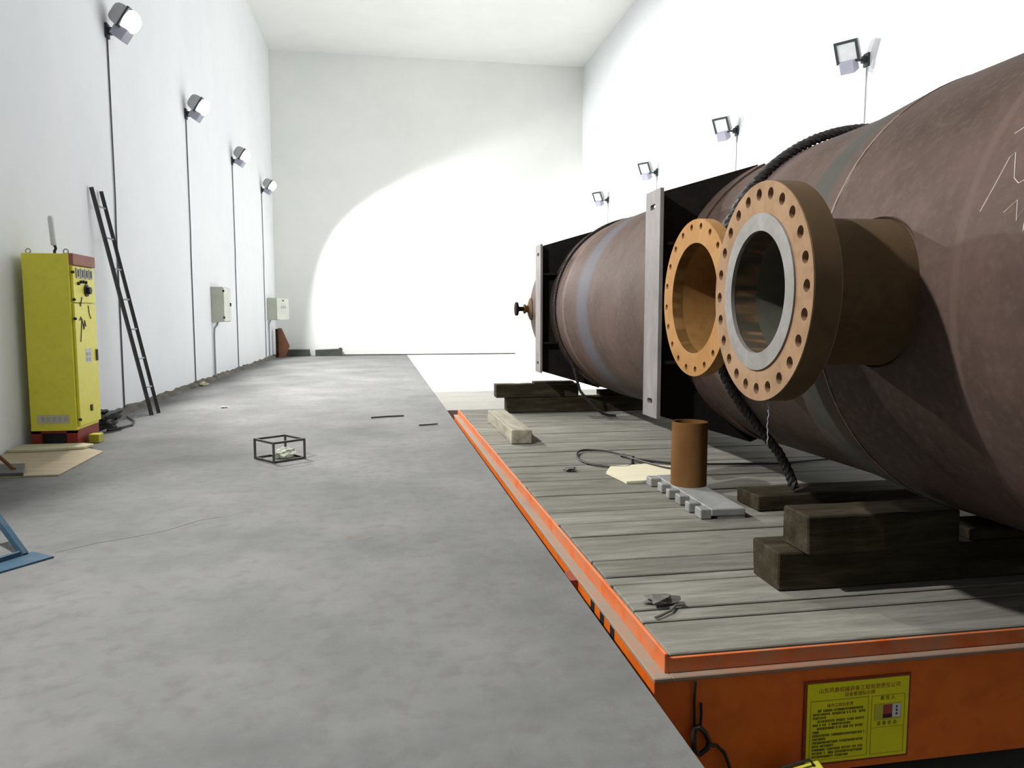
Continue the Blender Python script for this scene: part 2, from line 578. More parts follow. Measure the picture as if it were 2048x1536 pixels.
# ------------------------------------------------------------------ transfer cart in its pit
CX0, CX1, CY0, CY1, DZ = 1.15, 5.95, 2.84, 11.17, .05
cart = thing('transfer_cart', 'orange low transfer cart with grey plank deck sitting in the floor pit', 'cart', (3.55, 7.0, ZP), True)
obj('side_beam', MB().box(1.092, 1.115, 2.815, 11.17, -.52, -.05), M['orange'], cart)
obj('ledge', MB().box(1.085, 1.165, 2.80, 11.2, -.05, -.03), M['ledge'], cart, bevel=.004)
obj('side_beam', MB().box(5.985, 6.008, 2.815, 11.17, -.52, -.05), M['orange'], cart)
obj('ledge', MB().box(5.935, 6.015, 2.80, 11.2, -.05, -.03), M['ledge'], cart)
obj('end_beam', MB().box(1.115, 5.985, 2.815, 2.835, -.52, -.05), M['orange'], cart)
obj('ledge', MB().box(1.165, 5.935, 2.80, 2.86, -.05, -.03), M['orange_dusty'], cart, bevel=.004)
obj('end_beam', MB().box(1.115, 5.985, 11.15, 11.17, -.52, -.05), M['orange'], cart)
obj('edge_angle', MB().box(1.145, 1.16, 2.84, 11.17, -.03, .054), M['orange_worn'], cart, bevel=.002)
obj('edge_angle', MB().box(5.94, 5.955, 2.84, 11.17, -.03, .054), M['orange_worn'], cart)
obj('edge_angle', MB().box(1.16, 5.94, 2.84, 2.855, -.03, .034), M['orange_worn'], cart, bevel=.002)
obj('edge_angle', MB().box(1.16, 5.94, 11.155, 11.17, -.03, .040), M['orange_worn'], cart)
obj('underframe', MB().box(1.2, 5.9, 2.9, 11.1, -.30, -.02), M['dark_red'], cart)
for yy in (4.0, 10.0):
    for xx in (2.2, 4.9):
        w = obj('wheel', MB().lathe([(.05, -.07), (.17, -.06), (.2, -.055), (.2, -.045), (.17, -.04), (.17, .05), (.05, .07)], 24,
                                    frame_z((xx, yy, ZP + .21), (1, 0, 0))), M['rail_steel'], cart, smooth=True)
        obj('axle_box', MB().box(xx - .12, xx + .12, yy - .08, yy + .08, ZP + .19, -.28), M['dark_red'], cart)
# bracket and flat black strips on the web under the ledge
obj('bracket', MB().prism([(1.03, 4.02), (1.092, 4.02), (1.092, 4.20), (1.03, 4.14)], -.22, -.046), M['dark_red'], cart)
for yy in (3.38, 3.55, 3.72):
    obj('web_strip', MB().box(1.0885, 1.0925, yy - .03, yy + .03, -.24, -.051), M['black'], cart)
obj('web_strip', MB().box(1.0885, 1.0925, 3.3, 4.0, -.27, -.241), M['black'], cart)
# deck planks, each its own board
seams = [2.858, 3.18, 3.32, 3.66, 3.78, 4.05, 4.29, 4.53, 4.82, 5.13, 5.62, 5.97, 6.15, 6.50, 6.78, 7.20, 7.50]
y = 7.5
while y < 10.95:
    y += random.choice((.24, .28, .31, .34))
    seams.append(min(y, 11.15))
if seams[-1] < 11.15:
    seams.append(11.15)
for a, b_ in zip(seams[:-1], seams[1:]):
    g0, g1 = random.uniform(.003, .011), random.uniform(.003, .011)
    dz = random.uniform(-.009, -.001)
    x0 = 1.162 + random.uniform(0, .02)
    org = (3.55, 7.0, ZP)
    mb = MB().box(x0, 5.935, a + g0, b_ - g1, -.015, DZ + dz)
    pl = obj('plank', mb, M['plank'], cart, bevel=.005)
# rails
for xx in (2.2, 4.9):
    struct(obj('trim_3', MB().prism([edge(xx - .035, YF), edge(xx + .035, YF), edge(xx + .035, 11.45), edge(xx - .035, 11.45)], ZP, ZP + .04), M['rail_steel']))

# sign on the cart front
SY = 2.812
sx0, sx1, sz0, sz1 = 1.778, 2.262, -.475, -.118
sg = thing('notice_sign', 'yellow printed notice sign on the orange cart front', 'sign', ((sx0 + sx1) / 2, SY, sz0), True)
obj('backing', MB().box(sx0 - .012, sx1 + .012, SY - .004, SY + .002, sz0 - .012, sz1 + .012), M['dark_red'], sg)
obj('sheet', MB().box(sx0, sx1, SY - .009, SY - .004, sz0, sz1), M['sign'], sg)


def sgm(u, v):
    """sheet point, u to the right and v up in 0..1, facing the viewer"""
    mm = frame_z((sx0 + u * (sx1 - sx0), SY - .0095, sz0 + v * (sz1 - sz0)), (0, -1, 0))
    return mm


W_, H_ = sx1 - sx0, sz1 - sz0
obj('lettering', text_mb('山东风泰机械装备工程有限责任公司', .0245, sgm(.51, .905)), M['ink_red'], sg)
obj('lettering', text_mb('设备管理标示牌', .021, sgm(.51, .835)), M['ink_red'], sg)
obj('lettering', text_mb('操作工岗位职责', .018, sgm(.32, .715)), M['ink_red'], sg)
obj('lettering', text_mb('责 任 人', .0205, sgm(.79, .745)), M['ink'], sg)
obj('lettering', text_mb('设 备 状 态', .0205, sgm(.79, .425)), M['ink'], sg)


def srect(mb, u0, u1, v0, v1, d=.0095, t=.0006):
    return mb.box(sx0 + u0 * W_, sx0 + u1 * W_, SY - d - t, SY - d, sz0 + v0 * H_, sz0 + v1 * H_)


mb = MB()
for u0, u1, v0, v1 in ((.03, .60, .78, .79), (.03, .60, .04, .045), (.03, .035, .04, .79), (.595, .60, .04, .79),
                       (.63, .965, .78, .787), (.63, .635, .04, .787), (.96, .965, .04, .787), (.63, .965, .375, .38), (.63, .965, .04, .045)):
    srect(mb, u0, u1, v0, v1)
obj('ruled_lines', mb, M['ink_line'], sg)
mb = MB()
rr = random.Random(3)
v = .655
for ln, (ind, end) in enumerate(((.10, .54), (.055, .56), (.055, .18), (.10, .56), (.055, .42), (.10, .55), (.055, .11), (.055, .56), (.055, .18),
                                 (.055, .55), (.055, .26), (.055, .56), (.055, .55), (.055, .40))):
    u = ind
    while u < end:
        w = .0125
        if rr.random() > .07:
            srect(mb, u, u + w * .82, v + .012, v + .017)
            srect(mb, u, u + w * .82, v - .002, v + .003)
            srect(mb, u + w * .3, u + w * .5, v - .012, v + .022)
            if rr.random() > .5:
                srect(mb, u + w * .6, u + w * .82, v - .012, v + .012)
        u += w * 1.06
    v -= .0445
obj('small_print', mb, M['ink'], sg)
obj('card_holder', srect(MB(), .66, .93, .47, .68, .0095, .002), M['yellow_dull'], sg)
ph = obj('photo', srect(MB(), .745, .835, .545, .665, .0116, .0008), M['photo_red'], sg)
obj('photo', srect(MB(), .745, .835, .495, .545, .0116, .0008), M['photo_dark'], sg)
obj('name_card', srect(MB(), .838, .92, .50, .665, .0116, .0008), M['card'], sg)
mb = MB()
for vv in (.63, .585, .54):
    srect(mb, .872, .888, vv - .014, vv + .014, .0124)
    srect(mb, .866, .894, vv - .002, vv + .004, .0124)
obj('small_print', mb, M['ink'], sg)

# hook, loop and cable hanging on the cart front
hk = thing('hanging_cable', 'black cable with wire loop hanging on the orange cart front', 'cable', (1.29, 2.775, -.52), True)
obj('drop', MB().tube([(1.262, 2.795, -.052), (1.262, 2.800, -.15), (1.264, 2.796, -.25)], .006), M['black'], hk)
obj('drop', MB().tube([(1.292, 2.800, -.15), (1.292, 2.796, -.2), (1.288, 2.792, -.25)], .006), M['black'], hk)
obj('loop', MB().tube([(1.278, 2.79, -.245), (1.308, 2.788, -.275), (1.326, 2.788, -.315), (1.318, 2.788, -.345), (1.285, 2.788, -.368), (1.262, 2.788, -.345),
                       (1.258, 2.788, -.29), (1.262, 2.788, -.25)], .011, 8, True), M['rope'], hk, smooth=True)
obj('tail', MB().tube([(1.322, 2.788, -.33), (1.36, 2.788, -.335), (1.395, 2.788, -.37), (1.415, 2.788, -.42), (1.43, 2.77, -.48), (1.44, 2.77, -.55), (1.45, 2.75, -.69)], .0075), M['black'], hk, smooth=True)
# yellow chock box low in the pit
cb = thing('chock_box', 'tilted yellow metal box in the pit below the notice sign', 'box', (1.66, 2.62, ZP), True)
mt = Matrix.Translation((1.66, 2.62, -.40)) @ Matrix.Rotation(math.radians(-17), 4, 'Y') @ Matrix.Rotation(math.radians(-8), 4, 'Z')
obj('lid', MB().box(-.09, .09, -.07, .07, -.03, .0, mt), M['yellow_dull'], cb, bevel=.005)
obj('body', MB().box(-.085, .085, -.065, .065, -.285, -.03, mt), M['yellow_dull'], cb, bevel=.005)
obj('handle', MB().tube([mt @ Vector(q) for q in ((-.07, .04, 0), (-.07, .045, .03), (.05, .045, .03), (.06, .04, 0))], .006), M['black'], cb)
cb.children[1].name = 'box_body'

# ------------------------------------------------------------------ pressure vessel
VX, VZ, R1, R2 = 3.55, 1.56, 1.20, 1.245
VO = (3.55, 6.5, VZ - R2)
ves = thing('pressure_vessel', 'huge rusty steel pressure vessel lying on timbers on the cart', 'pressure vessel', VO, True)
my = frame_z((VX, 0, VZ), (0, 1, 0))
prof = []
# near ellipsoidal head, shell, step, far head
for i in range(10):
    a = PI / 2 * i / 9
    prof.append((max(R2 * math.sin(a), 0.0001), 1.75 - .62 * math.cos(a)))
prof += [(R2, 2.6), (R2, 3.72), (R2 - .004, 3.80), (R1 + .012, 4.12), (R1, 4.3), (R1, 5.2), (R1, 7.0), (R1, 8.2), (R1, 9.40), (R1 + .012, 9.44), (R1 + .012, 9.5), (R1, 9.54), (R1, 11.68)]
for i in range(1, 13):
    a = PI / 2 * i / 12
    prof.append((max(R1 * math.cos(a), 0.0001), 11.68 + .5 * math.sin(a)))
shell = obj('shell', MB().lathe(prof, 128, my), M['shell'], ves, smooth=True)
# the two nozzle openings go deep into the vessel
cut = MB()
for yc, r in ((3.26, .285), (4.48, .345)):
    cut.lathe([(r, -1.6), (r, .6)], 64, frame_z((2.5, yc, VZ), (-1, 0, 0)))
co = obj('cutter', cut, None, None, VO)
co.location, co.rotation_euler = ves.location, ves.rotation_euler
bm_ = shell.modifiers.new('openings', 'BOOLEAN')
bm_.operation, bm_.object, bm_.solver = 'DIFFERENCE', co, 'EXACT'
bpy.context.view_layer.update()
new = bpy.data.meshes.new_from_object(shell.evaluated_get(bpy.context.evaluated_depsgraph_get()))
shell.modifiers.clear()
old = shell.data
shell.data = new
new.name = 'shell'
new.materials.clear()
new.materials.append(M['shell'])
bpy.data.meshes.remove(old)
bpy.data.objects.remove(co)
for q in new.polygons:
    q.use_smooth = True
new.set_sharp_from_angle(angle=math.radians(38))
# raised girth weld seams
for yy, r in ((3.70, R2),):
    obj('weld_seam', MB().lathe([(r - .004, yy - .014), (r + .005, yy - .006), (r + .005, yy + .006), (r - .004, yy + .014)], 96, my, closed=True), M['shell'], ves, smooth=True)


def sx_at(z, r):
    return VX - math.sqrt(max(r * r - (z - VZ) ** 2, 0))


def saddle(ya, yb, zb, zt):
    s = bpy.data.objects.new('saddle', None)
    COL.objects.link(s)
    s.parent = ves
    s['_o'] = list(VO)
    ym = (ya + yb) / 2
    # base plate facing left with slotted holes: local x = along y, local y = z
    zm = (zb + zt) / 2
    m = frame_z((2.2, ym, zm), (-1, 0, 0))
    hw, hh = (yb - ya) / 2, (zt - zb) / 2
    loops = [[(-hw, -hh), (hw, -hh), (hw, hh), (-hw, hh)]]
    for k in (-1, 1):
        cy = k * (hh - .13)
        loops.append([(x + (.035 if x > 0 else -.035), yq + cy) for x, yq in circ(.022, 16)])
    obj('base_plate', plate_with_holes(loops, .03, m), M['base_plate'], s)
    # web with the shell's curve cut out
    out = [(2.23, zb + .01), (2.23, zt - .01), (3.06, zt + .235)]
    arc = []
    for i in range(25):
        zz = zt + .2 - (zt - zb + .4) * i / 24
        arc.append((sx_at(zz, R1) + .01, zz))
    out += arc + [(3.06, zb - .235)]
    mm = Matrix(((1, 0, 0, 0), (0, 0, -1, ym + .0125), (0, 1, 0, 0), (0, 0, 0, 1)))
    obj('web', MB().prism(out, 0, .025, mm), M['saddle'], s)
    for zz in (1.08, 2.02):
        obj('rib', MB().box(2.23, sx_at(zz, R1) + .02, ya + .02, ym - .012, zz - .012, zz + .012), M['saddle'], s)
        obj('rib', MB().box(2.23, sx_at(zz, R1) + .02, ym + .012, yb - .02, zz - .012, zz + .012), M['saddle'], s)
    # wrap pad
    pad = []
    z0, z1 = zb - .19, zt + .19
    a0 = math.atan2(z0 - VZ, -math.sqrt(R1 ** 2 - (z0 - VZ) ** 2))
    a1 = math.atan2(z1 - VZ, -math.sqrt(R1 ** 2 - (z1 - VZ) ** 2))
    if a0 < 0:
        a0 += 2 * PI
    mbp = MB()
    Pp, Fp = [], []
    kk = 28
    for i in range(kk + 1):
        a = a1 + (a0 - a1) * i / kk
        for r in (R1 - .005, R1 + .016):
            for yy in (ya - .05, yb + .05):
                Pp.append((VX + r * math.cos(a), yy, VZ + r * math.sin(a)))
    for i in range(kk):
        b0, b1 = i * 4, i * 4 + 4
        for p_, q_ in ((0, 1), (1, 3), (3, 2), (2, 0)):
            Fp.append((b0 + p_, b0 + q_, b1 + q_, b1 + p_))
    Fp += [(0, 1, 3, 2), (kk * 4, kk * 4 + 2, kk * 4 + 3, kk * 4 + 1)]
    obj('wear_pad', mbp.add(Pp, Fp), M['shell'], s, smooth=True)
    return s


saddle(5.65, 5.97, .63, 2.445)
saddle(10.06, 10.38, .67, 2.42)


def nozzle(xf, yc, rf, t, rb, rrf, rbc, nb, hole, rneck, fm, rim, bore_m, raised, ph, rfm, skew=0.0):
    nz = bpy.data.objects.new('nozzle', None)
    COL.objects.link(nz)
    nz.parent = ves
    nz['_o'] = list(VO)
    m = frame_z((xf + t, yc, VZ), (-1, skew, 0))      # local z points out to the left
    holes = [circ(hole, 14, rbc * math.cos(2 * PI * (i + ph) / nb), rbc * math.sin(2 * PI * (i + ph) / nb)) for i in range(nb)]
    obj('flange', plate_with_holes([circ(rf, 96), circ(rb, 64)] + holes, t, m), fm, nz)
    # rim band, hub and neck
    obj('flange_rim', MB().lathe([(rf - .004, .004), (rf + .0015, .004), (rf + .0015, t - .006), (rf - .004, t - .006)], 96, m, closed=True), rim, nz, smooth=True)
    if raised:
        obj('seal_face', MB().lathe([(rb - .001, t - .01), (rb - .001, t + .009), (rrf, t + .009), (rrf, t - .01)], 96, m, closed=True), rfm, nz, smooth=True)
    L = -(VX - math.sqrt(R1 ** 2 - rneck ** 2) - xf - t) - .06
    obj('neck', MB().lathe([(rb + .006, L), (rneck, L), (rneck, -.05), (rneck + .06, .002), (rneck + .06, .004), (rb + .006, .004)], 64, m, closed=True), rim, nz, smooth=True)
    obj('bore', MB().lathe([(rb, L + .03), (rb, t - .001), (rb + .006, t - .001), (rb + .006, L + .03)], 64, m, closed=True), bore_m, nz, smooth=True)
    obj('reinforcing_pad', MB().lathe([(rneck - .005, L + .10), (rneck + .012, L + .12), (rneck + .02, L - .0), (rneck - .005, L - .05)], 64, m, closed=True), M['shell'], nz, smooth=True)
    return nz


nozzle(1.75, 3.28, .508, .125, .285, .364, .452, 24, .0275, .345, M['flange'], M['flange_rim'], M['bore'], True, .12, M['seal_face'], .055)
nozzle(1.95, 4.48, .490, .075, .345, .40, .447, 20, .0205, .365, M['flange_orange'], M['flange_orange'], M['bore_orange'], False, .35, M['seal_face'])
# small end nozzle with flange poking left from the far head
nz = bpy.data.objects.new('nozzle', None)
COL.objects.link(nz)
nz.parent = ves
nz['_o'] = list(VO)
m = frame_z((2.37, 11.62, VZ + .0), (-1, 0, 0))
obj('hub', MB().lathe([(.17, -.08), (.17, .03), (.12, .05), (.09, .06)], 32, m), M['flange_rim'], nz, smooth=True)
obj('collar', MB().lathe([(.055, .05), (.055, .10), (.075, .105), (.075, .13), (.05, .135)], 24, m), M['pipe'], nz, smooth=True)
obj('flange', MB().lathe([(.035, .10), (.035, .20), (.05, .215), (.10, .225), (.105, .23), (.105, .262), (.09, .268)], 32, m), M['saddle'], nz, smooth=True)
# chalk scrawl on the near shell: thin raised marks following the surface


def on_shell(y, z, r):
    return (sx_at(z, r) - .001, y, z)


scr = [(2.64, 1.86), (2.60, 1.98), (2.585, 2.06), (2.565, 2.075), (2.54, 2.02), (2.52, 1.97), (2.49, 1.945), (2.45, 1.96)]
obj('chalk_mark', MB().tube([on_shell(a, b_, R2) for a, b_ in scr], .0014, 5), M['white_paint'], ves)
obj('chalk_mark', MB().tube([on_shell(a, b_, R2) for a, b_ in ((2.62, 2.16), (2.56, 2.19), (2.48, 2.20), (2.42, 2.20))], .0016, 5), M['white_paint'], ves)
obj('chalk_mark', MB().tube([on_shell(a, b_, R2) for a, b_ in ((2.52, 1.84), (2.47, 1.88), (2.45, 1.80), (2.42, 1.86), (2.41, 1.76))], .0014, 5), M['white_paint'], ves)
# twisted wire hanging from the big flange
tw = [(1.80 + .004 * (i % 2), 3.25 + .004 * math.sin(i), 1.075 - .018 * i) for i in range(14)]
one('twisted_wire', MB().tube(tw, .0024, 5), M['cable_light'], 'thin silvery twisted wire dangling below the large flange', 'wire', (1.8, 3.25, .84), True)

# ------------------------------------------------------------------ wire ropes strapped round the vessel
def rope_mb(path, r):
    """two twisted strands"""
    pts = [Vector(p) for p in path]
    dense = []
    for a, b_ in zip(pts[:-1], pts[1:]):
        k = max(1, int((b_ - a).length / .02))
        dense += [a.lerp(b_, i / k) for i in range(k)]
    dense.append(pts[-1])
    mb = MB()
    for ph in (0, 2.1, 4.2):
        q = []
        s = 0
        for i, p in enumerate(dense):
            t = (dense[min(i + 1, len(dense) - 1)] - dense[max(i - 1, 0)]).normalized()
            u = t.cross(Vector((0, 1, 0.02))).normalized()
            w = t.cross(u)
            a = s * 55 + ph
            q.append(p + (u * math.cos(a) + w * math.sin(a)) * r * .5)
            s += .02
        mb.tube(q, r * .58, 6)
    return mb


def strap(y, r, rr_, zend, a_from=-10, tail=()):
    path = []
    for dg in range(a_from, 226 if y < 6 else 219, 3):
        a = math.radians(dg)
        path.append((VX + (r + rr_) * math.cos(a), y, VZ + (r + rr_) * math.sin(a)))
    return path + list(tail)


one('wire_rope_sling', rope_mb(strap(5.02, R1, .036, .2, -5, [(2.87, 5.0, .45), (2.93, 4.97, .32), (2.97, 4.95, .2)]), .036), M['rope'],
    'thick black wire rope strapped over the vessel beside the flanges', 'rope', (2.95, 5.0, .2), True, smooth=True)
one('wire_rope_sling', rope_mb(strap(9.92, R1, .018, .2, -5, [(2.70, 9.92, .43), (2.80, 9.90, .30), (2.92, 9.88, .18), (3.02, 9.88, .11), (3.10, 9.88, .085), (3.20, 9.88, .08)]), .020), M['rope'],
    'thin black rope looped round the far end of the vessel by the far saddle', 'rope', (2.95, 9.9, .06), True, smooth=True)

# looped rope lying on the deck
path = []
for i in range(30):
    a = math.radians(10 + 350 * i / 29)
    path.append((2.15 + .25 * math.cos(a) + .02 * math.sin(3 * a), 7.0 + .46 * math.sin(a - .1), DZ + .012))
path += [(2.52, 6.82, DZ + .012), (2.70, 6.62, DZ + .012), (3.05, 6.53, DZ + .012), (3.7, 6.45, DZ + .012), (4.4, 6.6, DZ + .012)]
lp = thing('looped_cable', 'thin dark cable with an eye loop lying on the planks', 'cable', (2.2, 7.0, DZ), True)
obj('eye_loop', MB().tube(path, .011, 6), M['rope'], lp, smooth=True)
obj('free_end', MB().tube([(2.38, 6.95, DZ + .022), (2.44, 6.65, DZ + .03), (2.52, 6.42, DZ + .03), (2.62, 6.22, DZ + .035), (2.75, 6.05, DZ + .02)], .010, 6), M['rope'], lp, smooth=True)
obj('ferrule', MB().tube([(2.36, 7.08, DZ + .016), (2.43, 6.93, DZ + .016)], .02, 8), M['rope'], lp)

# ------------------------------------------------------------------ timbers, blocks and bits on the deck
def timber(x0, x1, y0, y1, z0, z1, label, mat='timber', group='timbers under the vessel', rag=.012, rot=0.0):
    mb = MB()
    k = 10
    rr2 = random.Random(int(x0 * 1000 + y0 * 77))
    P, Fc = [], []
    along_x = (x1 - x0) > (y1 - y0)
    for i in range(k + 1):
        t = i / k
        j = lambda: rr2.uniform(-rag, rag) * .5
        if along_x:
            x = x0 + (x1 - x0) * t
            q = [(x + j(), y0 + j(), z0), (x + j(), y1 + j(), z0), (x + j(), y1 + j(), z1 + min(0, j())), (x + j(), y0 + j(), z1 + min(0, j()))]
        else:
            yq = y0 + (y1 - y0) * t
            q = [(x0 + j(), yq + j(), z0), (x1 + j(), yq + j(), z0), (x1 + j(), yq + j(), z1 + min(0, j())), (x0 + j(), yq + j(), z1 + min(0, j()))]
        P += q
    for i in range(k):
        for a in range(4):
            b_ = (a + 1) % 4
            Fc.append((i * 4 + a, i * 4 + b_, i * 4 + 4 + b_, i * 4 + 4 + a))
    Fc += [(0, 1, 2, 3), tuple(k * 4 + a for a in (3, 2, 1, 0))]
    return one('timber_beam', mb.add(P, Fc), M[mat], label, 'timber', ((x0 + x1) / 2, (y0 + y1) / 2, z0), True, group, bevel=.008)


timber(1.985, 5.1, 3.42, 3.70, DZ, .25, 'long square timber flat on the deck nearest the cart front, under another timber')
timber(2.10, 2.96, 3.36, 3.60, .25, .45, 'short dark timber chock stacked on the front timber, wedged against the vessel')
timber(3.1, 4.0, 3.44, 3.68, .25, .315, 'flat timber packer between the front timber and the vessel bottom')
timber(2.66, 4.7, 4.90, 5.22, DZ, .165, 'low flat timber lying beside the grey ribbed block under the vessel')
timber(1.80, 5.2, 10.62, 10.84, DZ, .275, 'lower timber of the stack at the far end of the deck')
timber(1.64, 2.86, 10.60, 10.82, .275, .47, 'upper timber of the far stack, overhanging the lower one')
timber(3.2, 3.9, 10.64, 10.82, .275, .36, 'small timber packer on the far stack under the vessel')
timber(2.20, 2.80, 10.62, 10.80, .47, .50, 'thin board lying on top of the far timber stack', rag=.004)
timber(1.41, 1.64, 8.0, 9.85, DZ, .205, 'pale loose timber with dark sawn end lying along the deck edge', mat='timber_pale')

# rust pipe stub propping the saddle, standing on the ribbed block
one('pipe_stub', MB().lathe([(.14, 0), (.14, .50), (.118, .50), (.118, .0)], 40, Matrix.Translation((2.40, 5.53, .122)), closed=True), M['pipe'],
    'upright rusty pipe stub standing on the grey ribbed block', 'pipe', (2.40, 5.53, .122), True, smooth=True)
rb = thing('ribbed_block', 'grey cast ribbed block lying on the deck under the pipe stub', 'block', (2.35, 5.3, DZ), True)
mt = Matrix.Translation((2.355, 5.33, 0)) @ Matrix.Rotation(math.radians(-1.5), 4, 'Z')
obj('slab', MB().box(-.10, .15, -.57, .57, DZ + .02, .12, mt), M['fins'], rb, bevel=.006)
for i, yy in enumerate((-.51, -.34, -.12, .06, .27, .50)):
    w = (.055, .04, .05, .035, .05, .06)[i]
    obj('rib', MB().box(-.175 - .012 * (i % 2), -.095, yy - w, yy + w, DZ, .119, mt), M['fins'], rb, bevel=.006)
obj('foot', MB().box(-.05, .15, -.565, -.45, DZ, DZ + .025, mt), M['fins'], rb)
obj('foot', MB().box(-.05, .15, .45, .565, DZ, DZ + .025, mt), M['fins'], rb)
one('plywood_offcut', MB().prism([(1.97, 6.33), (2.02, 5.92), (2.16, 5.93), (2.62, 6.02), (2.70, 6.42), (2.46, 6.62), (2.08, 6.56)], DZ, DZ + .02), M['pale_wood'],
    'pale yellowish wooden offcut on the planks behind the pipe stub', 'wood sheet', (2.3, 6.25, DZ), True)


def lump(name, c, r, sq, seed, mat, label, cat, cart_=True, amp=.45, sub=2, group=None):
    bm = bmesh.new()
    bmesh.ops.create_icosphere(bm, subdivisions=sub, radius=1)
    q = random.Random(seed)
    mb = MB()
    vs_ = []
    for v_ in bm.verts:
        k = 1 + q.uniform(-amp, amp)
        vs_.append(Vector((c[0] + v_.co.x * r * sq[0] * k, c[1] + v_.co.y * r * sq[1] * k, max(c[2], c[2] + r * sq[2] + v_.co.z * r * sq[2] * k))))
    mb.add(vs_, [tuple(v_.index for v_ in f.verts) for f in bm.faces])
    bm.free()
    return one(name, mb, mat, label, cat, c, cart_, group)


lump('crumpled_rag', (1.34, 3.385, DZ), .05, (1.6, 1.0, .35), 5, M['grey_plate'], 'small crumpled grey rag on the front deck planks', 'rag')
one('bent_wire', MB().tube([(1.24, 3.20, DZ + .006), (1.28, 3.22, DZ + .008), (1.34, 3.26, DZ + .01), (1.39, 3.32, DZ + .008), (1.44, 3.33, DZ + .006)], .007, 6), M['grey_plate'],
    'short bent grey strip beside the rag on the planks', 'wire', (1.34, 3.26, DZ), True)
lump('debris_lump', (1.69, 6.53, DZ), .045, (1.3, 1.0, .35), 9, M['grey_plate'], 'small dark scrap on the deck left of the cable loop', 'scrap')

# ------------------------------------------------------------------ floodlights and their cables
def floodlight(px, py, pz, side, aim, lit, label, group, dim=1.0):
    """side +1: on the left wall looking right, -1: on the right wall"""
    wx = XL if side > 0 else XR
    org = (wx, py, pz)
    t = thing('floodlight', label, 'floodlight', org, False, group)
    aim = Vector(aim).normalized()
    hc = Vector((wx + side * (.25 if lit else .34), py - .02, pz + (.20 if lit else .12)))
    m = frame_z(hc, aim)
    hub = Vector((wx + side * .06, py, pz))
    obj('wall_bracket', MB().box(*sorted((wx, wx + side * .035)), py - .06, py + .06, pz - .10, pz + .10).box(*sorted((wx + side * .03, wx + side * .10)), py - .03, py + .03, pz - .05, pz + .05), M['lamp_frame'], t)
    obj('arm', MB().bar(hub, hc - aim * .05 - Vector((0, 0, .17)), .035, .035).bar(hc - aim * .05 - Vector((0, 0, .18)), hc - aim * .05, .03, .03), M['lamp_frame'], t)
    # housing: rounded tub tapering to the back
    mb = MB()
    P, Fc = [], []
    ring = []
    for d, w in ((.07, .165), (0.0, .165), (-.07, .15), (-.13, .115), (-.17, .06)):
        P += [m @ Vector((sx * w, sy * w * .92, d)) for sx, sy in ((-1, -1), (1, -1), (1, 1), (-1, 1))]
    for i in range(4):
        for a in range(4):
            b_ = (a + 1) % 4
            Fc.append((i * 4 + a, i * 4 + b_, i * 4 + 4 + b_, i * 4 + 4 + a))
    Fc += [(0, 1, 2, 3), (19, 18, 17, 16)]
    obj('housing', mb.add(P, Fc), M['lamp_body'], t, bevel=.008)
    mb = MB()
    for a in ((-.175, -.14, -.165, .165), (.14, .175, -.165, .165), (-.14, .14, -.165, -.13), (-.14, .14, .13, .165)):
        mb.box(a[0], a[1], a[2], a[3], .065, .095, m)
    obj('front_frame', mb, M['lamp_frame'], t)
    if lit:
        obj('lens', MB().lathe([(.168, .09), (.168, .12), (.155, .17), (.115, .22), (.06, .245), (.0001, .25)], 24, m), M['lens_on'], t, smooth=True)  # dome swollen over the frame, its shape stands in for the lamp's bloom
    else:
        obj('lens', MB().box(-.14, .14, -.13, .13, .071, .08, m), M['lens_off'], t)
    g = frame_z(hc - aim * .02 - Vector((0, 0, .25)), aim)
    obj('gear_box', MB().box(-.11, .11, -.09, .09, -.12, .08, g), M['lamp_box'], t, bevel=.008)
    if lit:
        ld = bpy.data.lights.new('floodlight_beam', 'SPOT')
        ld.energy = SPOT_POWER * dim
        ld.spot_size = SPOT_ANGLE
        ld.spot_blend = SPOT_BLEND
        ld.shadow_soft_size = .11
        ld.color = (1.0, .985, .96)
        lo = bpy.data.objects.new('floodlight_beam', ld)
        COL.objects.link(lo)
        lo.parent = t
        lo.matrix_parent_inverse = Matrix.Identity(4)
        mm = frame_z(hc + aim * .30 - Vector(org), -aim)
        lo.matrix_local = mm
    return t


def wall_cable(side, py, ztop, zbot, label, group, mat, r=.012):
    wx = XL + .014 if side > 0 else XR - .014
    mb = MB().tube([(wx, py, ztop), (wx + side * .004, py + .01, (ztop + zbot) / 2 + .4), (wx, py, (ztop + zbot) / 2), (wx, py, zbot)], r, 6)
    return one('wall_cable', mb, mat, label, 'cable', (wx, py, zbot), False, group)


ordinal = ('nearest', 'second nearest', 'third', 'farthest')
# the lit row goes on towards the viewer, left of the picture
floodlight(XL, 3.30, 5.60, 1, SPOT_AIM_LEFT, True, 'glowing floodlight on the left wall opposite the large flange, beside the viewer', 'lit floodlights on the left wall', 1.0)
for i, (yy, zz) in enumerate(((12.2, 5.60), (16.55, 5.54), (21.17, 5.52), (25.87, 5.53))):
    floodlight(XL, yy, zz, 1, SPOT_AIM_LEFT, True, ordinal[i] + ' glowing floodlight on the left white wall', 'lit floodlights on the left wall')
    wall_cable(1, yy, zz - .08, .06, 'thin dark cable running down the left wall from the ' + ordinal[i] + ' floodlight', 'lamp cables on the left wall', M['cable'])
for i, (yy, zz) in enumerate(((10.97, 5.40), (15.37, 5.37), (20.18, 5.39), (24.84, 5.34))):
    floodlight(XR, yy, zz, -1, (-.70, -.50, -.50), False, ordinal[i] + ' unlit floodlight on the right white wall', 'unlit floodlights on the right wall')
    wall_cable(-1, yy, zz - .08, .02 if yy < 14 else .14, 'thin grey cable running down the right wall from the ' + ordinal[i] + ' floodlight', 'lamp cables on the right wall', M['cable_light'], .009)

